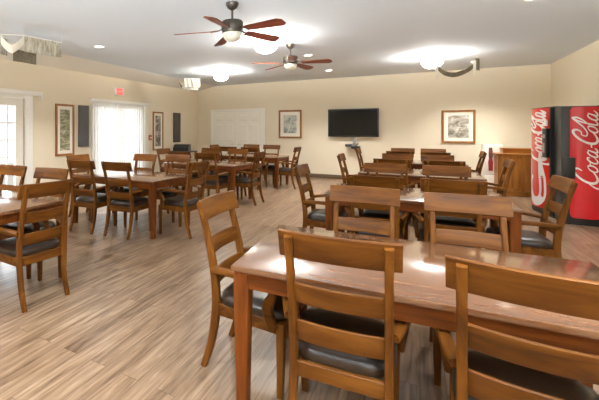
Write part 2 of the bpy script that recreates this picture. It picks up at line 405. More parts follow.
# ------------------------------------------------------------------ chairs
def make_chair(label):
    t = thing('dining_chair', label, 'chair', group='slat-back armchairs around the dining tables')
    prof = smooth_pts([(0, -0.298, 0.0), (0, -0.248, 0.15), (0, -0.218, 0.32), (0, -0.212, 0.44), (0, -0.228, 0.60), (0, -0.272, 0.80), (0, -0.328, 0.995)], 3)
    for s in (-1, 1):
        bm = bmesh.new(); n = len(prof)
        sz = [(0.033, 0.036+0.016*math.sin(PI*min(1, i/(n-1)*1.1))) for i in range(n)]
        sweep(bm, [p+Vector((s*0.193, 0, 0)) for p in prof], sz, bev=0.005); obj('leg', bm, WZ, t)
        bm = bmesh.new()
        sweep(bm, [(s*0.222, 0.195, 0.0), (s*0.222, 0.198, 0.2), (s*0.222, 0.20, 0.405)], [(0.032, 0.032), (0.04, 0.04), (0.044, 0.044)], bev=0.004); obj('leg', bm, WZ, t)
    # seat frame
    bm = bmesh.new()
    sweep(bm, [(-0.178, -0.21, 0.372), (0.178, -0.21, 0.372)], (0.024, 0.07), ref=(0, 1, 0))
    sweep(bm, [(-0.20, 0.205, 0.372), (0.20, 0.205, 0.372)], (0.024, 0.07), ref=(0, 1, 0))
    for s in (-1, 1): sweep(bm, [(s*0.193, -0.19, 0.372), (s*0.222, 0.18, 0.372)], (0.024, 0.07), ref=(1, 0, 0))
    obj('seat_frame', bm, WX, t)
    # leather cushion
    bm = bmesh.new(); nx, ny = 10, 10; top = []; bot = []
    def shp(u, v):
        e = max(abs(u), abs(v)); rr = (abs(u)**6+abs(v)**6)**(1/6) if e > 0 else 1
        k = e/rr if rr else 1
        y = v*0.218+0.012; w = 0.217+0.024*(v+1)/2-0.02*0
        if v < -0.8: w -= 0.022*(-v-0.8)/0.2
        return u*k*w, v*k*0.222+0.012
    for j in range(ny+1):
        for i in range(nx+1):
            u = math.sin((i/nx-0.5)*PI); vv = math.sin((j/ny-0.5)*PI); x, y = shp(u, vv)
            f = (1-u**8)*(1-vv**8)
            top.append(bm.verts.new((x, y, 0.435+0.045*f**0.5-0.006*(1-f))))
            bot.append(bm.verts.new((x*0.97, y*0.97, 0.408)))
    g = lambda L_, i, j: L_[j*(nx+1)+i]
    for j in range(ny):
        for i in range(nx):
            bm.faces.new([g(top, i, j), g(top, i+1, j), g(top, i+1, j+1), g(top, i, j+1)])
            bm.faces.new([g(bot, i, j), g(bot, i, j+1), g(bot, i+1, j+1), g(bot, i+1, j)])
    for i in range(nx):
        bm.faces.new([g(top, i, 0), g(bot, i, 0), g(bot, i+1, 0), g(top, i+1, 0)]); bm.faces.new([g(top, i, ny), g(top, i+1, ny), g(bot, i+1, ny), g(bot, i, ny)])
    for j in range(ny):
        bm.faces.new([g(top, 0, j), g(top, 0, j+1), g(bot, 0, j+1), g(bot, 0, j)]); bm.faces.new([g(top, nx, j), g(bot, nx, j), g(bot, nx, j+1), g(top, nx, j+1)])
    obj('seat', bm, LEATHER, t, smooth=1.2, label='dark brown leather seat cushion')
    # crest rail and slats, bowed backwards in plan
    def rail(name, hw, z0, z1, y0, y1, sag, th):
        bm = bmesh.new(); n = 12; rings = []
        for k in range(n+1):
            u = 2*k/n-1; x = u*hw; s_ = -sag*(1-u*u)
            yb, yt = y0+s_, y1+s_; c_ = 0.004
            pr = [(yb-th/2, z0+c_), (yb-th/2+c_, z0), (yb+th/2-c_, z0), (yb+th/2, z0+c_), (yt+th/2, z1-c_), (yt+th/2-c_, z1), (yt-th/2+c_, z1), (yt-th/2, z1-c_)]
            rings.append([bm.verts.new((x, y, z)) for y, z in pr])
        for k in range(n):
            for j in range(8): bm.faces.new([rings[k][j], rings[k][(j+1) % 8], rings[k+1][(j+1) % 8], rings[k+1][j]])
        bm.faces.new(rings[0]); bm.faces.new(rings[-1][::-1])
        return obj(name, bm, WX, t)
    rail('crest_rail', 0.24, 0.892, 1.012, -0.272, -0.306, 0.028, 0.024)
    rail('slat', 0.18, 0.684, 0.778, -0.244, -0.265, 0.022, 0.016)
    rail('slat', 0.18, 0.505, 0.60, -0.216, -0.226, 0.018, 0.016)
    for s in (-1, 1):
        bm = bmesh.new()
        P = smooth_pts([(s*0.206, -0.226, 0.606), (s*0.236, -0.14, 0.618), (s*0.264, -0.03, 0.628), (s*0.270, 0.07, 0.626), (s*0.267, 0.150, 0.606), (s*0.262, 0.168, 0.565), (s*0.260, 0.140, 0.505), (s*0.252, 0.138, 0.45), (s*0.246, 0.162, 0.375)], 3)
        n = len(P); sz = []
        for i in range(n):
            f = i/(n-1); sz.append((0.050-0.018*max(0, f-0.6)/0.4, 0.034+0.024*max(0, min(1, (f-0.55)/0.2))))
        sweep(bm, P, sz, bev=0.008); obj('arm', bm, WY, t)
    return t

# ------------------------------------------------------------------ tables
TLX, TWY, TZT = 0.82, 0.455, 0.762
def make_table(label):
    t = thing('dining_table', label, 'table', group='rectangular wooden dining tables')
    bm = bmesh.new(); box(bm, -TLX, TLX, -TWY, TWY, TZT-0.028, TZT, bev=0.006); top = obj('tabletop', bm, TOP, t)
    bm = bmesh.new()
    for s in (-1, 1):
        box(bm, -TLX+0.085, TLX-0.085, s*(TWY-0.03)-0.011, s*(TWY-0.03)+0.011, TZT-0.11, TZT-0.028)
        box(bm, s*(TLX-0.03)-0.011, s*(TLX-0.03)+0.011, -TWY+0.085, TWY-0.085, TZT-0.11, TZT-0.028)
    obj('apron', bm, TX, t, smooth=None)
    for sx in (-1, 1):
        for sy in (-1, 1):
            bm = bmesh.new(); x = sx*(TLX-0.05); y = sy*(TWY-0.05)
            sweep(bm, [(x, y, 0), (x, y, 0.60), (x, y, TZT-0.028)], [(0.056, 0.056), (0.078, 0.078), (0.078, 0.078)], bev=0.005); obj('leg', bm, TZ, t)
    return t

tables = {
 'T1': (-0.03, 2.20, R(3), 'large wooden dining table nearest the camera, its glossy top filling the lower right'),
 'T2': (-0.075, 4.56, R(2), 'second wooden dining table of the right-hand row, just behind the nearest table'),
 'T3': (-0.03, 6.83, 0, 'third wooden dining table of the right-hand row, before the table nearest the back wall'),
 'T4': (-0.03, 9.05, 0, 'last wooden dining table of the right-hand row, closest to the television wall'),
 'L0': (-3.79, 2.06, 0, 'wooden dining table cut off by the left edge of the photo'),
 'L1': (-3.80, 4.37, R(-2), 'wooden dining table standing in front of the white vertical blinds'),
 'L2': (-3.80, 6.77, 0, 'wooden dining table of the left-hand row just beyond the one by the blinds'),
 'L3': (-3.76, 9.15, 0, 'farthest wooden dining table of the left-hand row, before the white double doors'),
}
t0 = None
for k, (x, y, a, lab) in tables.items():
    if t0 is None:
        t0 = make_table(lab); t0.location = (x, y, 0); t0.rotation_euler = (0, 0, a)
    else: dup(t0, (x, y, 0), a, lab)

PH = {'T1': 'the nearest table', 'T2': 'the second right-row table', 'T3': 'the third right-row table', 'T4': 'the last right-row table',
      'L0': 'the table at left photo edge', 'L1': 'the table before the blinds', 'L2': 'the third left-row table', 'L3': 'the farthest left-row table'}
# crest-rail centre (x, y), facing angle: 0 = faces away from the camera (+Y)
chairs = [
 ('T1', -0.295, 1.60, 4, 'facing away, left of two at near side of'),
 ('T1', 0.315, 1.53, -5, 'facing away, cut by right photo edge, near side of'),
 ('T1', -0.365, 3.05, 182, 'facing us, left of two at far side of'),
 ('T1', 0.262, 3.03, 185, 'facing us, right of two at far side of'),
 ('T1', -1.15, 2.18, -90, 'seen from the side, at left end of'),
 ('T2', -0.37, 3.84, 3, 'facing away, left of two at near side of'),
 ('T2', 0.245, 3.88, 3, 'facing away, right of two at near side of'),
 ('T2', -0.385, 5.28, 183, 'facing us, left of two at far side of'),
 ('T2', 0.265, 5.28, 183, 'facing us, right of two at far side of'),
 ('T2', -1.235, 4.53, -90, 'seen from the side, at left end of'),
 ('T2', 1.105, 4.54, 92, 'seen before the soda machine, right end of'),
 ('T3', -0.36, 6.12, 0, 'facing away, left of two at near side of'),
 ('T3', 0.29, 6.17, 0, 'facing away, right of two at near side of'),
 ('T3', -0.35, 7.50, 180, 'facing us, left of two at far side of'),
 ('T3', 0.25, 7.48, 180, 'facing us, right of two at far side of'),
 ('T3', -1.19, 6.90, -90, 'seen from the side, at left end of'),
 ('T3', 1.10, 6.86, 90, 'seen from the side, at right end of'),
 ('T4', -0.345, 8.34, 0, 'facing away, left of two at near side of'),
 ('T4', 0.25, 8.30, 0, 'facing away, right of two at near side of'),
 ('T4', -0.34, 9.72, 180, 'facing us, left of two at far side of'),
 ('T4', 0.25, 9.76, 180, 'facing us, right of two at far side of'),
 ('T4', -1.20, 9.07, -90, 'seen from the side, at left end of'),
 ('T4', 1.055, 9.05, 90, 'seen from the side, at right end of'),
 ('L0', -2.665, 2.03, 84, 'with back turned, at right end of'),
 ('L0', -3.54, 2.75, 186, 'facing us, right of two at far side of'),
 ('L0', -4.22, 2.73, 182, 'facing us, cut by photo edge, far side of'),
 ('L1', -4.09, 3.64, 6, 'facing away, left of two at near side of'),
 ('L1', -3.48, 3.70, 5, 'facing away, right of two at near side of'),
 ('L1', -4.12, 5.12, 180, 'facing us, left of two at far side of'),
 ('L1', -3.53, 5.26, 182, 'facing us, right of two at far side of'),
 ('L1', -5.00, 4.40, -88, 'half hidden, at left end of'),
 ('L1', -2.58, 4.36, 86, 'turned sideways, at right end of'),
 ('L2', -3.98, 5.98, 0, 'mostly hidden, left of two at near side of'),
 ('L2', -3.39, 5.96, 0, 'facing away, right of two at near side of'),
 ('L2', -4.16, 7.56, 180, 'facing us, left of two at far side of'),
 ('L2', -3.45, 7.50, 180, 'facing us, right of two at far side of'),
 ('L2', -4.93, 6.75, -90, 'half hidden, at left end of'),
 ('L2', -2.66, 6.80, 88, 'turned sideways, at right end of'),
 ('L3', -4.12, 8.34, 0, 'mostly hidden, left of two at near side of'),
 ('L3', -3.52, 8.34, 0, 'facing away, right of two at near side of'),
 ('L3', -3.53, 9.90, 180, 'facing us, right of two at far side of'),
 ('L3', -4.13, 9.90, 180, 'facing us, left of two at far side of'),
 ('L3', -4.96, 9.20, -90, 'half hidden, at left end of'),
 ('L3', -2.58, 9.09, 90, 'turned sideways, at right end of'),
]
c0 = None
for tb, cx, cy, ang, ph in chairs:
    a = R(ang); ox = cx-0.305*math.sin(a); oy = cy+0.305*math.cos(a)
    lab = 'armchair '+ph+' '+PH[tb]
    if c0 is None:
        c0 = make_chair(lab); c0.location = (ox, oy, 0); c0.rotation_euler = (0, 0, a)
    else: dup(c0, (ox, oy, 0), a, lab)

# ------------------------------------------------------------------ wall things
def picture(label, loc, rz, w, h, art, fw=0.05, matw=0.09):
    """hangs with its back at local y=0, facing -y"""
    t = thing('framed_picture', label, 'picture', loc, rz)
    bm = bmesh.new(); hw, hh = w/2, h/2
    for x0, x1, z0, z1 in ((-hw, hw, hh-fw, hh), (-hw, hw, -hh, -hh+fw), (-hw, -hw+fw, -hh+fw, hh-fw), (hw-fw, hw, -hh+fw, hh-fw)):
        box(bm, x0, x1, -0.035, -0.002, z0, z1, bev=0.004)
    obj('frame', bm, FRAMEW, t)
    bxo('mat_board', MAT_W, (-hw+fw, hw-fw, -0.016, -0.006, -hh+fw, hh-fw), t)
    bxo('print', art, (-hw+fw+matw, hw-fw-matw, -0.020, -0.0165, -hh+fw+matw, hh-fw-matw), t)
    return t
picture('square wooden framed landscape print on the back wall right of the television', (0.825, YB, 1.51), 0, 0.70, 0.83, ART_G, 0.05, 0.085)
picture('wooden framed pale print on the back wall between double doors and television', (-3.455, YB, 1.60), 0, 0.72, 0.87, ART_B, 0.055, 0.1)
picture('tall framed landscape on the left wall beside the grey panel', (XL, 5.60, 1.43), R(90), 0.50, 1.14, ART_L, 0.045, 0.075)
picture('tall narrow framed picture on the left wall right of the blinds', (XL, 9.01, 1.39), R(90), 0.50, 1.15, ART_M, 0.045, 0.075)
def wpanel(label, y0, y1, z0, z1, m):
    tag(bxo('acoustic_panel', m, (XL, XL+0.05, y0, y1, z0, z1), bev=0.008), label, 'wall panel')
wpanel('dark grey wall panel between tall picture and blinds', 5.98, 6.27, 1.04, 2.00, PANELG)
wpanel('narrow dark brown wall panel near the far left corner', 9.82, 10.19, 1.02, 1.97, PANELB)

# exit sign
e = thing('exit_sign', 'white box exit sign with red face above the blinds', 'sign', (XL, 7.31, 2.42), R(90))
bxo('housing', TRIMW, (-0.16, 0.16, -0.05, 0.0, -0.105, 0.105), e, bev=0.006)
bxo('sign_face', EXITR, (-0.115, 0.115, -0.054, -0.0505, -0.085, 0.085), e)
cu = bpy.data.curves.new('t', 'FONT'); cu.body = 'EXIT'; cu.size = 0.10; cu.align_x = 'CENTER'; cu.align_y = 'CENTER'; cu.extrude = 0.001
to = bpy.data.objects.new('t', cu); COL.objects.link(to)
bpy.context.view_layer.update()
me = bpy.data.meshes.new_from_object(to.evaluated_get(bpy.context.evaluated_depsgraph_get())); bpy.data.objects.remove(to)
lt = bpy.data.objects.new('exit_lettering', me); COL.objects.link(lt); me.materials.clear(); me.materials.append(EXITW)
lt.parent = e; lt.location = (0, -0.0555, 0); lt.rotation_euler = (R(90), 0, 0)
# fire alarm pull
fa = thing('fire_alarm_pull', 'small red fire alarm box on the wall right of the blinds', 'alarm', (XL, 8.63, 1.20), R(90))
bxo('back_box', ALARM, (-0.055, 0.055, -0.035, 0, -0.075, 0.075), fa, bev=0.006)
bxo('pull_handle', WHITEP, (-0.035, 0.035, -0.048, -0.036, -0.02, 0.01), fa, bev=0.003)
# television
tv = thing('television', 'black flat television mounted on the back wall', 'television', (-1.635, YB-0.022, 1.625))
bm = bmesh.new()
box(bm, -0.67, 0.67, -0.10, -0.06, -0.395, 0.395, bev=0.008); obj('bezel', bm, BLACK, tv)
bxo('screen', SCREEN, (-0.63, 0.63, -0.1035, -0.1005, -0.35, 0.36), tv)
bxo('wall_bracket', BLACK, (-0.2, 0.2, -0.06, 0.021, -0.15, 0.15), tv)
sh = thing('media_shelf', 'small black shelf unit with steel post hanging under the television', 'shelf', (-1.60, YB, 0.95))
bxo('wall_rail', STEEL, (-0.045, 0.045, -0.03, 0, -0.02, 0.27), sh, bev=0.004)
bxo('tray', BLACK, (-0.06, 0.16, -0.25, -0.03, -0.05, 0.02), sh, bev=0.006)
bxo('receiver_box', BLACKM, (-0.22, -0.06, -0.22, -0.02, 0.0, 0.07), sh, bev=0.006)
bm = bmesh.new(); tube(bm, (0.05, -0.14, -0.05), (0.05, -0.14, -0.10), 0.03); tube(bm, (0.05, -0.14, 0.02), (0.12, -0.16, 0.10), 0.014)
obj('swivel_joint', bm, BLACK, sh)
# outlets etc on the back wall
# ------------------------------------------------------------------ white cabinet, strip, oak bar
wc = thing('white_cabinet', 'white cabinet against the back wall beside the oak counter', 'cabinet', (1.465, 11.10, 0))
bm = bmesh.new(); box(bm, -0.178, 0.178, -0.18, 0.21, 0.0, 1.09, bev=0.01); obj('body', bm, DOORW, wc)
bxo('door', DOORW, (-0.173, 0.173, -0.205, -0.182, 0.40, 1.08), wc, bev=0.006)
bxo('drawer', DOORW, (-0.173, 0.173, -0.205, -0.182, 0.05, 0.385), wc, bev=0.006)
bxo('door_gap', STEEL, (-0.173, 0.173, -0.2, -0.182, 0.386, 0.399), wc)
st = thing('hanging_strip', 'narrow dark and red strip hanging on the white cabinet', 'ribbon', (1.41, 10.887, 0.74))
bm = bmesh.new(); sweep(bm, [(0, 0, 0.28), (0.006, -0.004, 0.14), (0, 0, 0.02)], [(0.06, 0.008), (0.085, 0.008), (0.06, 0.008)], bev=0.002); obj('dark_end', bm, noisy('strip_brown', srgb(90, 50, 40), srgb(120, 80, 62), 30, 0.7), st, label='brown upper end')
bm = bmesh.new(); sweep(bm, [(0, 0, 0.02), (0, -0.004, -0.06), (0.004, 0, -0.26)], [(0.06, 0.008), (0.09, 0.008), (0.08, 0.008)], bev=0.002); obj('red_end', bm, base_mat('strip_red', srgb(150, 34, 36), 0.6), st, label='red lower end')

ob = thing('oak_counter', 'oak bar counter with raised ledge beside the soda machines', 'counter', (1.47, 10.35, 0))
FP = [(0, 0), (0.42, 0), (0.74, 0.25), (0.74, 0.5), (0, 0.5)]
def off(p, d):
    cx, cy = 0.37, 0.26
    return [(x+d*(1 if x > cx else -1), y+d*(1 if y > cy else -1)) for x, y in p]
bm = bmesh.new(); prism(bm, FP, 0.0, 0.875); obj('body', bm, OAKZ, ob, smooth=None)
bm = bmesh.new(); prism(bm, off(FP, 0.035), 0.876, 0.912, bev=0.006); obj('counter_top', bm, OAKX, ob)
bm = bmesh.new(); prism(bm, off(FP, 0.018), 0.0, 0.11, bev=0.006); obj('base_moulding', bm, OAKX, ob)
bxo('ledge_riser', OAKX, (0.14, 0.74, 0.32, 0.49, 0.912, 0.99), ob)
bxo('ledge_top', OAKX, (0.10, 0.78, 0.28, 0.53, 0.991, 1.025), ob, bev=0.006)
bm = bmesh.new()
for x0, x1 in ((0.03, 0.19), (0.22, 0.39)): box(bm, x0, x1, -0.012, -0.0005, 0.17, 0.80, bev=0.004)
obj('front_panel', bm, OAKZ, ob)

# printer on a small dark stand near the left corner
sd = thing('side_stand', 'small dark wooden stand in the far left corner', 'stand', (-6.35, 9.72, 0))
SD = base_mat('dark_stand', srgb(56, 42, 32), 0.4)
bxo('stand_top', SD, (-0.36, 0.36, -0.28, 0.28, 0.74, 0.77), sd, bev=0.005)
bxo('shelf', SD, (-0.29, 0.29, -0.22, 0.22, 0.25, 0.27), sd)
for sx in (-1, 1):
    for sy in (-1, 1): bxo('leg', SD, (sx*0.31-0.02, sx*0.31+0.02, sy*0.24-0.02, sy*0.24+0.02, 0, 0.74), sd)
pr = thing('desktop_machine', 'black desktop machine with slanted lid on the corner stand', 'machine', (-6.38, 9.72, 0.77), R(20))
bm = bmesh.new()
pts = [(-0.2, 0.0), (0.2, 0.0), (0.2, 0.10), (0.02, 0.20), (-0.2, 0.20)]
a = [bm.verts.new((-0.24, y, z)) for y, z in [(-p[0], p[1]) for p in pts]]; b = [bm.verts.new((0.24, y, z)) for y, z in [(-p[0], p[1]) for p in pts]]
bm.faces.new(a); bm.faces.new(b[::-1])
for i in range(5): bm.faces.new([a[i], b[i], b[(i+1) % 5], a[(i+1) % 5]])
obj('body', bm, BLACK, pr, smooth=None)
bm = bmesh.new(); sweep(bm, [(0, -0.205, 0.108), (0, -0.04, 0.20)], (0.40, 0.012), ref=(1, 0, 0), bev=0.003); obj('lid', bm, BLACKM, pr)

# ------------------------------------------------------------------ script lettering
def catmull(pts, n=7): return smooth_pts([(p[0], p[1], 0) for p in pts], n)
SCRIPT = [
 # each stroke: points (u, v), width
 ([(0.60, 0.66), (0.66, 0.84), (0.56, 0.97), (0.38, 0.92), (0.20, 0.70), (0.11, 0.40), (0.18, 0.13), (0.36, 0.03), (0.56, 0.12), (0.70, 0.26)], 0.125),
 ([(0.16, 0.50), (0.02, 0.30), (-0.06, 0.02), (0.06, -0.20), (0.36, -0.24), (0.74, -0.14), (1.10, -0.14), (1.36, -0.22)], 0.085),
 ([(0.86, 0.44), (0.74, 0.36), (0.68, 0.18), (0.75, 0.04), (0.88, 0.08), (0.95, 0.26), (0.90, 0.42), (0.80, 0.42)], 0.085),
 ([(0.92, 0.36), (1.04, 0.34), (1.10, 0.36)], 0.05),
 ([(1.30, 0.34), (1.29, 0.44), (1.18, 0.42), (1.09, 0.22), (1.13, 0.05), (1.25, 0.05), (1.36, 0.18)], 0.085),
 ([(1.62, 0.40), (1.52, 0.44), (1.42, 0.32), (1.40, 0.12), (1.48, 0.03), (1.58, 0.14), (1.64, 0.36)], 0.085),
 ([(1.66, 0.45), (1.62, 0.22), (1.64, 0.04), (1.74, 0.06), (1.82, 0.16)], 0.085),
 ([(1.80, 0.27), (1.88, 0.30), (1.96, 0.27)], 0.075),
 ([(2.42, 0.66), (2.50, 0.84), (2.42, 0.99), (2.24, 0.95), (2.06, 0.72), (1.98, 0.40), (2.05, 0.13), (2.22, 0.03), (2.42, 0.12), (2.54, 0.26)], 0.125),
 ([(2.42, 0.70), (2.30, 0.66), (2.30, 0.50), (2.46, 0.46), (2.70, 0.62), (2.90, 0.90), (3.02, 1.04), (3.10, 0.92)], 0.07),
 ([(2.72, 0.44), (2.60, 0.36), (2.54, 0.18), (2.61, 0.04), (2.74, 0.08), (2.81, 0.26), (2.76, 0.42), (2.66, 0.42)], 0.085),
 ([(2.80, 0.34), (2.98, 0.56), (3.08, 0.84), (3.02, 0.98), (2.93, 0.80), (2.90, 0.40), (2.93, 0.06), (3.04, 0.06), (3.10, 0.16)], 0.085),
 ([(3.36, 0.40), (3.26, 0.44), (3.16, 0.32), (3.14, 0.12), (3.22, 0.03), (3.32, 0.14), (3.38, 0.36)], 0.085),
 ([(3.40, 0.45), (3.36, 0.22), (3.38, 0.04), (3.48, 0.06), (3.58, 0.20)], 0.085),
]
def ribbon(bm, pts, width, mapf, taper=True):
    P = catmull(pts); n = len(P); L_ = []; Rr = []
    for i, p in enumerate(P):
        T = (P[min(i+1, n-1)]-P[max(i-1, 0)]).normalized(); N = Vector((-T.y, T.x, 0))
        f = i/(n-1); w = width/2*(0.35+0.65*min(1, 5*min(f, 1-f))) if taper else width/2
        L_.append(bm.verts.new(mapf(*(p+N*w).xy))); Rr.append(bm.verts.new(mapf(*(p-N*w).xy)))
    for i in range(n-1): bm.faces.new([L_[i], Rr[i], Rr[i+1], L_[i+1]])

# ------------------------------------------------------------------ soda machines
def bowed_panel(bm, hw, z0, z1, y0, bow, th=0.03, n=14, rc=0.05):
    """panel bowed towards -y with rounded corners"""
    cols = []
    for k in range(n+1):
        u = 2*k/n-1; x = u*hw; e = max(0.0, abs(x)-(hw-rc)); ins = rc-math.sqrt(max(0, rc*rc-e*e))
        y = y0-bow*(1-u*u)
        cols.append([bm.verts.new((x, y, z0+ins)), bm.verts.new((x, y, z1-ins)), bm.verts.new((x, y0+th, z1-ins)), bm.verts.new((x, y0+th, z0+ins))])
    for k in range(n):
        a, b = cols[k], cols[k+1]
        for j in range(4): bm.faces.new([a[j], b[j], b[(j+1) % 4], a[(j+1) % 4]])
    bm.faces.new(cols[0]); bm.faces.new(cols[-1][::-1])

# machine facing the viewer
m2 = thing('soda_machine', 'red soda vending machine with white script facing the viewer', 'vending machine', (2.13, 7.75, 0), 0, 'soda vending machines')
bm = bmesh.new(); box(bm, -0.262, 0.38, 0.0, 0.34, 0.02, 1.795, bev=0.012); obj('cabinet', bm, BLACKM, m2)
bxo('plinth', BLACK, (-0.255, 0.37, 0.01, 0.32, 0, 0.075), m2)
bm = bmesh.new(); bowed_panel(bm, 0.166, 0.105, 1.785, -0.004, 0.035); fp = obj('front_panel', bm, RED, m2)
BY = lambda x, hw, y0, bow: y0-bow*(1-(x/hw)**2)-0.003
def map2(u, v):
    z = 0.58+u*0.315; x = 0.140-v*0.275
    z += v*0.085
    return (x, BY(x, 0.166, -0.004, 0.035), z)
bm = bmesh.new()
for pts, w in SCRIPT: ribbon(bm, pts, w*0.85, map2)
obj('script_lettering', bm, WHITEP, fp, smooth=None)
bxo('control_column', BLACK, (0.168, 0.36, -0.03, -0.001, 0.10, 1.78), m2, bev=0.006)
bxo('coin_unit', STEEL, (0.20, 0.30, -0.045, -0.031, 1.0, 1.4), m2, bev=0.004)
bxo('delivery_flap', BLACK, (-0.25, -0.115, -0.055, -0.0, 0.70, 1.02), m2, bev=0.01)

# machine facing the left
m1 = thing('soda_machine', 'soda vending machine with white swirl on orange red front, standing behind the other', 'vending machine', (1.80, 8.50, 0), R(-80), 'soda vending machines')
bm = bmesh.new(); box(bm, -0.36, 0.37, 0.0, 0.68, 0.02, 1.82, bev=0.012); obj('cabinet', bm, BLACKM, m1)
bxo('plinth', BLACK, (-0.35, 0.36, 0.01, 0.66, 0, 0.075), m1)
HW1, YO1, BW1, CX1 = 0.335, -0.004, 0.075, -0.012
bm = bmesh.new(); bowed_panel(bm, HW1, 0.12, 1.80, YO1, BW1); fp = obj('front_panel', bm, REDB, m1); fp.location = (CX1, 0, 0)
def map1(u, v):
    z = 0.88+u*0.245+v*0.06; x = max(-0.322, min(0.322, 0.24-v*0.52))
    return (x, BY(x, HW1, YO1, BW1), z)
bm = bmesh.new()
for pts, w in SCRIPT: ribbon(bm, pts, w*1.5, map1)
obj('script_lettering', bm, WHITEP, fp, smooth=None)
def map1b(x, z): return (x, BY(x, HW1, YO1, BW1), z)
def map1c(x, z): p = map1b(x, z); return (p[0], p[1]-0.002, p[2])
bm = bmesh.new()
ribbon(bm, [(0.12, 1.05), (0.14, 0.80), (0.18, 0.55), (0.17, 0.32), (0.06, 0.22), (-0.10, 0.25), (-0.20, 0.40), (-0.19, 0.56), (-0.10, 0.64)], 0.15, map1b)
ribbon(bm, [(-0.24, 0.95), (-0.22, 0.78), (-0.25, 0.62)], 0.07, map1b)
obj('swirl_ribbon', bm, WHITEP, fp, smooth=None)
bm = bmesh.new()
ribbon(bm, [(-0.23, 1.72), (-0.25, 1.5), (-0.22, 1.2)], 0.06, map1c)
obj('shade_ribbon', bm, SILVERP, fp, smooth=None)
bxo('control_column', BLACKM, (0.326, 0.366, -0.035, -0.001, 0.10, 1.80), m1, bev=0.006)
cu_ = bxo('coin_unit', BLACK, (0.22, 0.35, -0.085, -0.02, 0.98, 1.46), m1, bev=0.006)
bxo('bill_slot', STEEL, (0.255, 0.32, -0.092, -0.086, 1.30, 1.36), cu_)
bxo('coin_plate', STEEL, (0.25, 0.31, -0.092, -0.086, 1.06, 1.22), cu_)
bxo('price_card', WHITEP, (0.23, 0.31, -0.062, -0.046, 1.50, 1.60), m1)

# ------------------------------------------------------------------ ceiling fans
def fan(label, x, y, rot):
    t = thing('ceiling_fan', label, 'ceiling fan', (x, y, ZC), rot, 'five-blade ceiling fans')
    bm = bmesh.new(); lathe(bm, [(0, 0), (0.075, 0), (0.075, -0.02), (0.055, -0.06), (0.02, -0.085), (0, -0.085)]); obj('canopy', bm, BRONZE, t)
    bm = bmesh.new(); tube(bm, (0, 0, -0.08), (0, 0, -0.20), 0.013); obj('downrod', bm, BRONZE, t)
    bm = bmesh.new(); lathe(bm, [(0, -0.19), (0.03, -0.19), (0.05, -0.205), (0.115, -0.215), (0.128, -0.235), (0.128, -0.32), (0.118, -0.335), (0.118, -0.355), (0, -0.355)]); obj('motor_housing', bm, BRONZE, t)
    bm = bmesh.new(); lathe(bm, [(0.112, -0.357), (0.112, -0.375), (0.10, -0.41), (0.072, -0.44), (0.035, -0.456), (0, -0.46)]); obj('light_bowl', bm, BOWL, t, label='white glass light bowl')
    for k in range(5):
        bm = bmesh.new()
        n = 10; tilt = R(-13); up = []; dn = []
        for i in range(n+1):
            f = i/n; r_ = 0.19+f*0.50; hw = 0.050+0.034*f
            if f > 0.88: hw *= math.sqrt(max(0.2, 1-((f-0.88)/0.14)**2))
            for s in (-1, 1):
                yy = s*hw
                up.append(bm.verts.new((r_, yy*math.cos(tilt), -0.33+yy*math.sin(tilt)+0.004-f*0.02)))
                dn.append(bm.verts.new((r_, yy*math.cos(tilt), -0.33+yy*math.sin(tilt)-0.004-f*0.02)))
        for i in range(n):
            bm.faces.new([up[2*i], up[2*i+1], up[2*i+3], up[2*i+2]]); bm.faces.new([dn[2*i], dn[2*i+2], dn[2*i+3], dn[2*i+1]])
            bm.faces.new([up[2*i], up[2*i+2], dn[2*i+2], dn[2*i]]); bm.faces.new([up[2*i+1], dn[2*i+1], dn[2*i+3], up[2*i+3]])
        bm.faces.new([up[0], dn[0], dn[1], up[1]]); bm.faces.new([up[-2], up[-1], dn[-1], dn[-2]])
        b_ = obj('blade', bm, FANW, t); b_.rotation_euler = (0, 0, k*2*PI/5)
        bm = bmesh.new(); sweep(bm, [(0.11, 0, -0.30), (0.16, 0, -0.322), (0.26, 0, -0.337)], [(0.03, 0.008), (0.03, 0.008), (0.06, 0.006)], ref=(0, 1, 0), bev=0.002)
        obj('blade_bracket', bm, BRONZE, b_)
    return t
fan('larger looking ceiling fan nearest the camera with bronze motor and wooden blades', -1.90, 3.97, R(-13))
fan('farther ceiling fan with bronze motor, right of the bright bowl light', -1.95, 6.42, R(2))

# bowl lights
def bowl_light(label, x, y, power=72):
    t = thing('bowl_light', label, 'ceiling light', (x, y, ZC), 0, 'glass bowl ceiling lights')
    bm = bmesh.new(); lathe(bm, [(0, 0), (0.07, 0), (0.07, -0.015), (0.02, -0.03), (0, -0.03)]); obj('canopy', bm, STEEL, t)
    bm = bmesh.new(); tube(bm, (0, 0, -0.028), (0, 0, -0.262), 0.008)
    for k in range(3):
        a = k*2*PI/3+0.4; tube(bm, (0.02*math.cos(a), 0.02*math.sin(a), -0.05), (0.178*math.cos(a), 0.178*math.sin(a), -0.135), 0.006, 8)
    obj('stem', bm, STEEL, t)
    bm = bmesh.new(); lathe(bm, [(0.19, -0.13), (0.178, -0.175), (0.14, -0.22), (0.08, -0.25), (0, -0.26), (0, -0.255), (0.078, -0.245), (0.136, -0.216), (0.173, -0.173), (0.185, -0.13), (0.19, -0.13)]); obj('glass_bowl', bm, BULB, t)
    l = bpy.data.lights.new('bowl_lamp', 'POINT'); l.energy = power; l.color = (1, 0.985, 0.96); l.shadow_soft_size = 0.06
    lo = bpy.data.objects.new('bowl_lamp', l); COL.objects.link(lo); lo.location = (x, y, ZC-0.145)
bowl_light('lit glass bowl light on the ceiling between the two fans', -2.14, 5.72)
bowl_light('lit glass bowl light on the ceiling near the far left corner', -4.36, 8.45)
bowl_light('lit glass bowl light on the ceiling above the right-hand tables', 0.21, 8.85)
bowl_light('added glass bowl fill light on the ceiling behind the camera, left', -4.36, 0.2)  # this bowl and the next are added out of view as fill
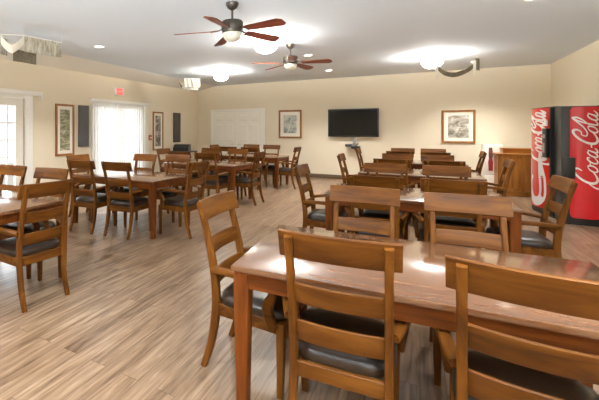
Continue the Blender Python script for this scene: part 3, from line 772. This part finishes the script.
bowl_light('added glass bowl fill light on the ceiling behind the camera, right', 0.21, 0.2)
def can(label, x, y, power=125):
    t = thing('recessed_downlight', label, 'downlight', (x, y, ZC), 0, 'recessed ceiling downlights')
    bm = bmesh.new(); lathe(bm, [(0.075, -0.001), (0.098, -0.001), (0.098, -0.006), (0.078, -0.010), (0.075, -0.001)]); obj('trim_ring', bm, TRIMW, t)
    bm = bmesh.new(); lathe(bm, [(0.076, -0.003), (0.05, -0.006), (0, -0.007), ]); obj('lens', bm, CANL, t)
    l = bpy.data.lights.new('can_lamp', 'SPOT'); l.energy = power; l.color = (1, 0.985, 0.96); l.spot_size = R(120); l.spot_blend = 0.7; l.shadow_soft_size = 0.07
    lo = bpy.data.objects.new('can_lamp', l); COL.objects.link(lo); lo.location = (x, y, ZC-0.03)
can('recessed downlight in the ceiling left of the nearer fan', -4.95, 4.84)
can('recessed downlight in the ceiling just behind the farther fan', -1.93, 7.53)
can('recessed downlight in the ceiling farthest back, above the television', -1.98, 9.75)
can('recessed downlight in the ceiling right of the hanging swag', 1.04, 10.1)
can('recessed downlight in the ceiling cut by the top edge, right side', 1.10, 5.52)
for x, y in ((-4.95, 1.4), (1.1, 1.4), (-2.0, 0.0)):  # extra downlights added out of view to brighten the room
    can('added recessed fill downlight in the ceiling outside the picture at %s' % ('the left' if x < -4 else 'the right' if x > 0 else 'the rear middle'), x, y)

# ------------------------------------------------------------------ cloth swags
def cloth_strip(name, mat, parent, path, width_vec, n=20, pleat=0.0, np_=6, th=0.004):
    """sheet following path (list of 3D points) extended along width_vec, with pleats"""
    P = smooth_pts(path, 6); W = Vector(width_vec); bm = bmesh.new(); m = 8; rows = []
    for i, p in enumerate(P):
        T = (P[min(i+1, len(P)-1)]-P[max(i-1, 0)]).normalized(); N = T.cross(W.normalized()).normalized()
        rows.append([bm.verts.new(p+W*(j/m)+N*pleat*math.sin(np_*2*PI*i/len(P)+0.3*j)) for j in range(m+1)])
    for i in range(len(P)-1):
        for j in range(m): bm.faces.new([rows[i][j], rows[i+1][j], rows[i+1][j+1], rows[i][j+1]])
    bmesh.ops.recalc_face_normals(bm, faces=bm.faces[:])
    r_ = bmesh.ops.extrude_face_region(bm, geom=bm.faces[:])
    vs = [g for g in r_['geom'] if isinstance(g, bmesh.types.BMVert)]
    nn = {v: v.normal.copy() for v in vs}
    for v in vs: v.co += nn[v]*th if nn[v].length > 0 else Vector((0, 0, th))
    return obj(name, bm, mat, parent, smooth=1.2)
def threads(parent, pts):
    for p, top in pts:
        bm = bmesh.new(); tube(bm, p, (p[0], p[1], top), 0.002, 6); obj('hanging_thread', bm, TRIMW, parent)

# swag near the french door
z0 = ZC
s1 = thing('cloth_swag', 'grey beige pleated cloth swag hung from the ceiling at the far left', 'swag', (-5.0, 3.55, 2.585), 0, 'cloth swags hung from the ceiling')
cloth_strip('pleated_panel', CLOTH, s1, [(0.0, -0.14, 0), (0.03, 0.06, 0), (0.07, 0.25, 0), (0.10, 0.44, 0)], (0, 0, 0.235), pleat=0.004, np_=7)
cloth_strip('swag_drape', CLOTHL, s1, [(0.0, -0.15, 0.23), (-0.03, -0.21, 0.15), (-0.06, -0.29, 0.08), (-0.09, -0.36, 0.11), (-0.12, -0.43, 0.20)], (-0.05, 0.03, -0.11), pleat=0.002)
cloth_strip('side_tail', CLOTH, s1, [(-0.15, -0.46, -0.06), (-0.17, -0.37, -0.06), (-0.19, -0.28, -0.07)], (0, 0, 0.24), pleat=0.004, np_=3)
cloth_strip('rear_tail', CLOTHD, s1, [(-0.34, -0.10, -0.10), (-0.32, 0.08, -0.10), (-0.28, 0.26, -0.11)], (0, 0, 0.19), pleat=0.004, np_=4)
bm = bmesh.new(); CR = [(0.0, -0.15, 0.235), (0.10, 0.44, 0.235), (-0.28, 0.26, 0.085), (-0.34, -0.10, 0.09), (-0.18, -0.34, 0.19), (-0.14, -0.50, 0.20)]
for k in range(6): tube(bm, CR[k], CR[(k+1) % 6], 0.005, 8)
obj('support_rod', bm, TRIMW, s1)
threads(s1, [((0, -0.15, 0.235), ZC-2.585), ((0.10, 0.44, 0.235), ZC-2.585), ((-0.14, -0.50, 0.20), ZC-2.585)])
# swag by the far left corner
s2 = thing('cloth_swag', 'small pale cloth swag hung from the ceiling by the far left corner', 'swag', (-5.3, 8.2, 2.55), 0, 'cloth swags hung from the ceiling')
cloth_strip('pleated_panel', CLOTHL, s2, [(0.0, 0.0, 0), (0.10, 0.08, 0), (0.22, 0.16, 0), (0.33, 0.24, 0)], (0, 0, 0.22), pleat=0.012, np_=4)
cloth_strip('swag_drape', CLOTHD, s2, [(-0.22, 0.02, 0.24), (-0.18, 0.02, 0.12), (-0.10, 0.01, 0.05), (0.0, 0.0, 0.07)], (0.02, 0.02, -0.07), pleat=0.003)
cloth_strip('pale_tail', CLOTHL, s2, [(-0.08, 0.0, -0.04), (-0.03, 0.0, -0.06), (0.02, 0.01, -0.05)], (0, 0, 0.18), pleat=0.006, np_=2)
cloth_strip('rear_tail', CLOTHL, s2, [(0.0, 0.10, -0.08), (0.15, 0.14, -0.08), (0.27, 0.24, -0.08)], (0, 0, 0.07), pleat=0.004, np_=3)
bm = bmesh.new(); tube(bm, (-0.22, 0.02, 0.24), (0.0, 0.0, 0.22), 0.006, 8); tube(bm, (0.0, 0.0, 0.22), (0.33, 0.24, 0.22), 0.006, 8); tube(bm, (0.0, 0.10, -0.01), (0.0, 0.0, 0.0), 0.006, 8); tube(bm, (0.0, 0.0, 0.0), (0.0, 0.0, 0.22), 0.006, 8); tube(bm, (0.27, 0.24, -0.01), (0.33, 0.24, 0.0), 0.006, 8)
obj('support_rod', bm, TRIMW, s2)
threads(s2, [((0, 0, 0.22), ZC-2.55), ((0.33, 0.24, 0.22), ZC-2.55), ((-0.22, 0.02, 0.24), ZC-2.55)])
# swag in front of the right bowl light
s3 = thing('cloth_swag', 'dark draped cloth swag with hanging tails beside the right-hand bowl light', 'swag', (0.29, 8.5, 2.66), 0, 'cloth swags hung from the ceiling')
cloth_strip('swag_drape', CLOTHD, s3, [(0.0, 0, 0.02), (0.10, -0.01, -0.09), (0.25, -0.02, -0.145), (0.40, -0.01, -0.11), (0.53, 0, -0.03), (0.61, 0, 0.07)], (0.0, 0.03, -0.085), pleat=0.003)
cloth_strip('dark_tail', CLOTHD, s3, [(0.585, 0, 0.085), (0.61, -0.01, 0.09), (0.645, 0, 0.08)], (0.005, 0.0, -0.22), pleat=0.005, np_=2)
cloth_strip('pale_tail', CLOTHL, s3, [(0.555, -0.015, 0.04), (0.575, -0.02, 0.05), (0.595, -0.015, 0.05)], (0.0, 0, -0.27), pleat=0.003, np_=2)
cloth_strip('pale_tail', CLOTHL, s3, [(-0.03, -0.01, 0.02), (-0.01, -0.015, 0.03), (0.01, -0.01, 0.02)], (-0.01, 0, -0.26), pleat=0.003, np_=2)
threads(s3, [((0.0, 0, 0.02), ZC-2.66), ((0.61, 0, 0.08), ZC-2.66)])

# ------------------------------------------------------------------ daylight, and added fill behind the camera
w = bpy.data.worlds.new('World'); S.world = w; w.use_nodes = True
nt = w.node_tree; bg = nt.nodes['Background']
sky = nt.nodes.new('ShaderNodeTexSky'); sky.sky_type = 'HOSEK_WILKIE'; sky.turbidity = 7; sky.ground_albedo = 0.6
sky.sun_direction = (0.5, 0.3, 0.8)
mx = nt.nodes.new('ShaderNodeMix'); mx.data_type = 'RGBA'; mx.inputs[0].default_value = 0.85; mx.inputs[7].default_value = (1, 1, 1, 1)
nt.links.new(sky.outputs[0], mx.inputs[6]); nt.links.new(mx.outputs[2], bg.inputs[0]); bg.inputs[1].default_value = 0.6
def day(w, h, loc, rot, power):
    l = bpy.data.lights.new('daylight', 'AREA'); l.shape = 'RECTANGLE'; l.size = w; l.size_y = h; l.energy = power; l.color = (0.88, 0.95, 1.0)
    o = bpy.data.objects.new('daylight', l); COL.objects.link(o); o.location = loc; o.rotation_euler = rot
day(2.3, 2.3, (XL-0.6, (W0+W1)/2, 1.15), (0, R(-90), 0), 22)
day(2.3, 1.6, (XL-0.6, (D0+D1)/2, 1.15), (0, R(-90), 0), 60)
for x0, x1 in FILL_WINDOWS: day(x1-x0+0.6, 6.0, ((x0+x1)/2, YF-4.4, -0.05), (R(180), 0, 0), (500 if x1 < -3 else 2100)*(x1-x0))  # added fill shining up through the added windows onto the ceiling

# ------------------------------------------------------------------ camera and view
cam = bpy.data.cameras.new('camera'); co = bpy.data.objects.new('camera', cam); COL.objects.link(co)
co.location = (0, 0, 1.45); co.rotation_euler = (R(90), 0, R(30.52))
cam.sensor_fit = 'HORIZONTAL'; cam.sensor_width = 36; cam.lens = 36*373.18/599
cam.shift_x = 99.5/599; cam.shift_y = -71/599; cam.clip_start = 0.05
S.camera = co
S.view_settings.view_transform = 'Standard'; S.view_settings.look = 'None'; S.view_settings.gamma = 1.0
S.view_settings.use_curve_mapping = False; S.view_settings.exposure = 1.17
S.cycles.use_denoising = True; S.cycles.max_bounces = 10; S.cycles.diffuse_bounces = 6; S.cycles.transparent_max_bounces = 12
S.cycles.sample_clamp_indirect = 6
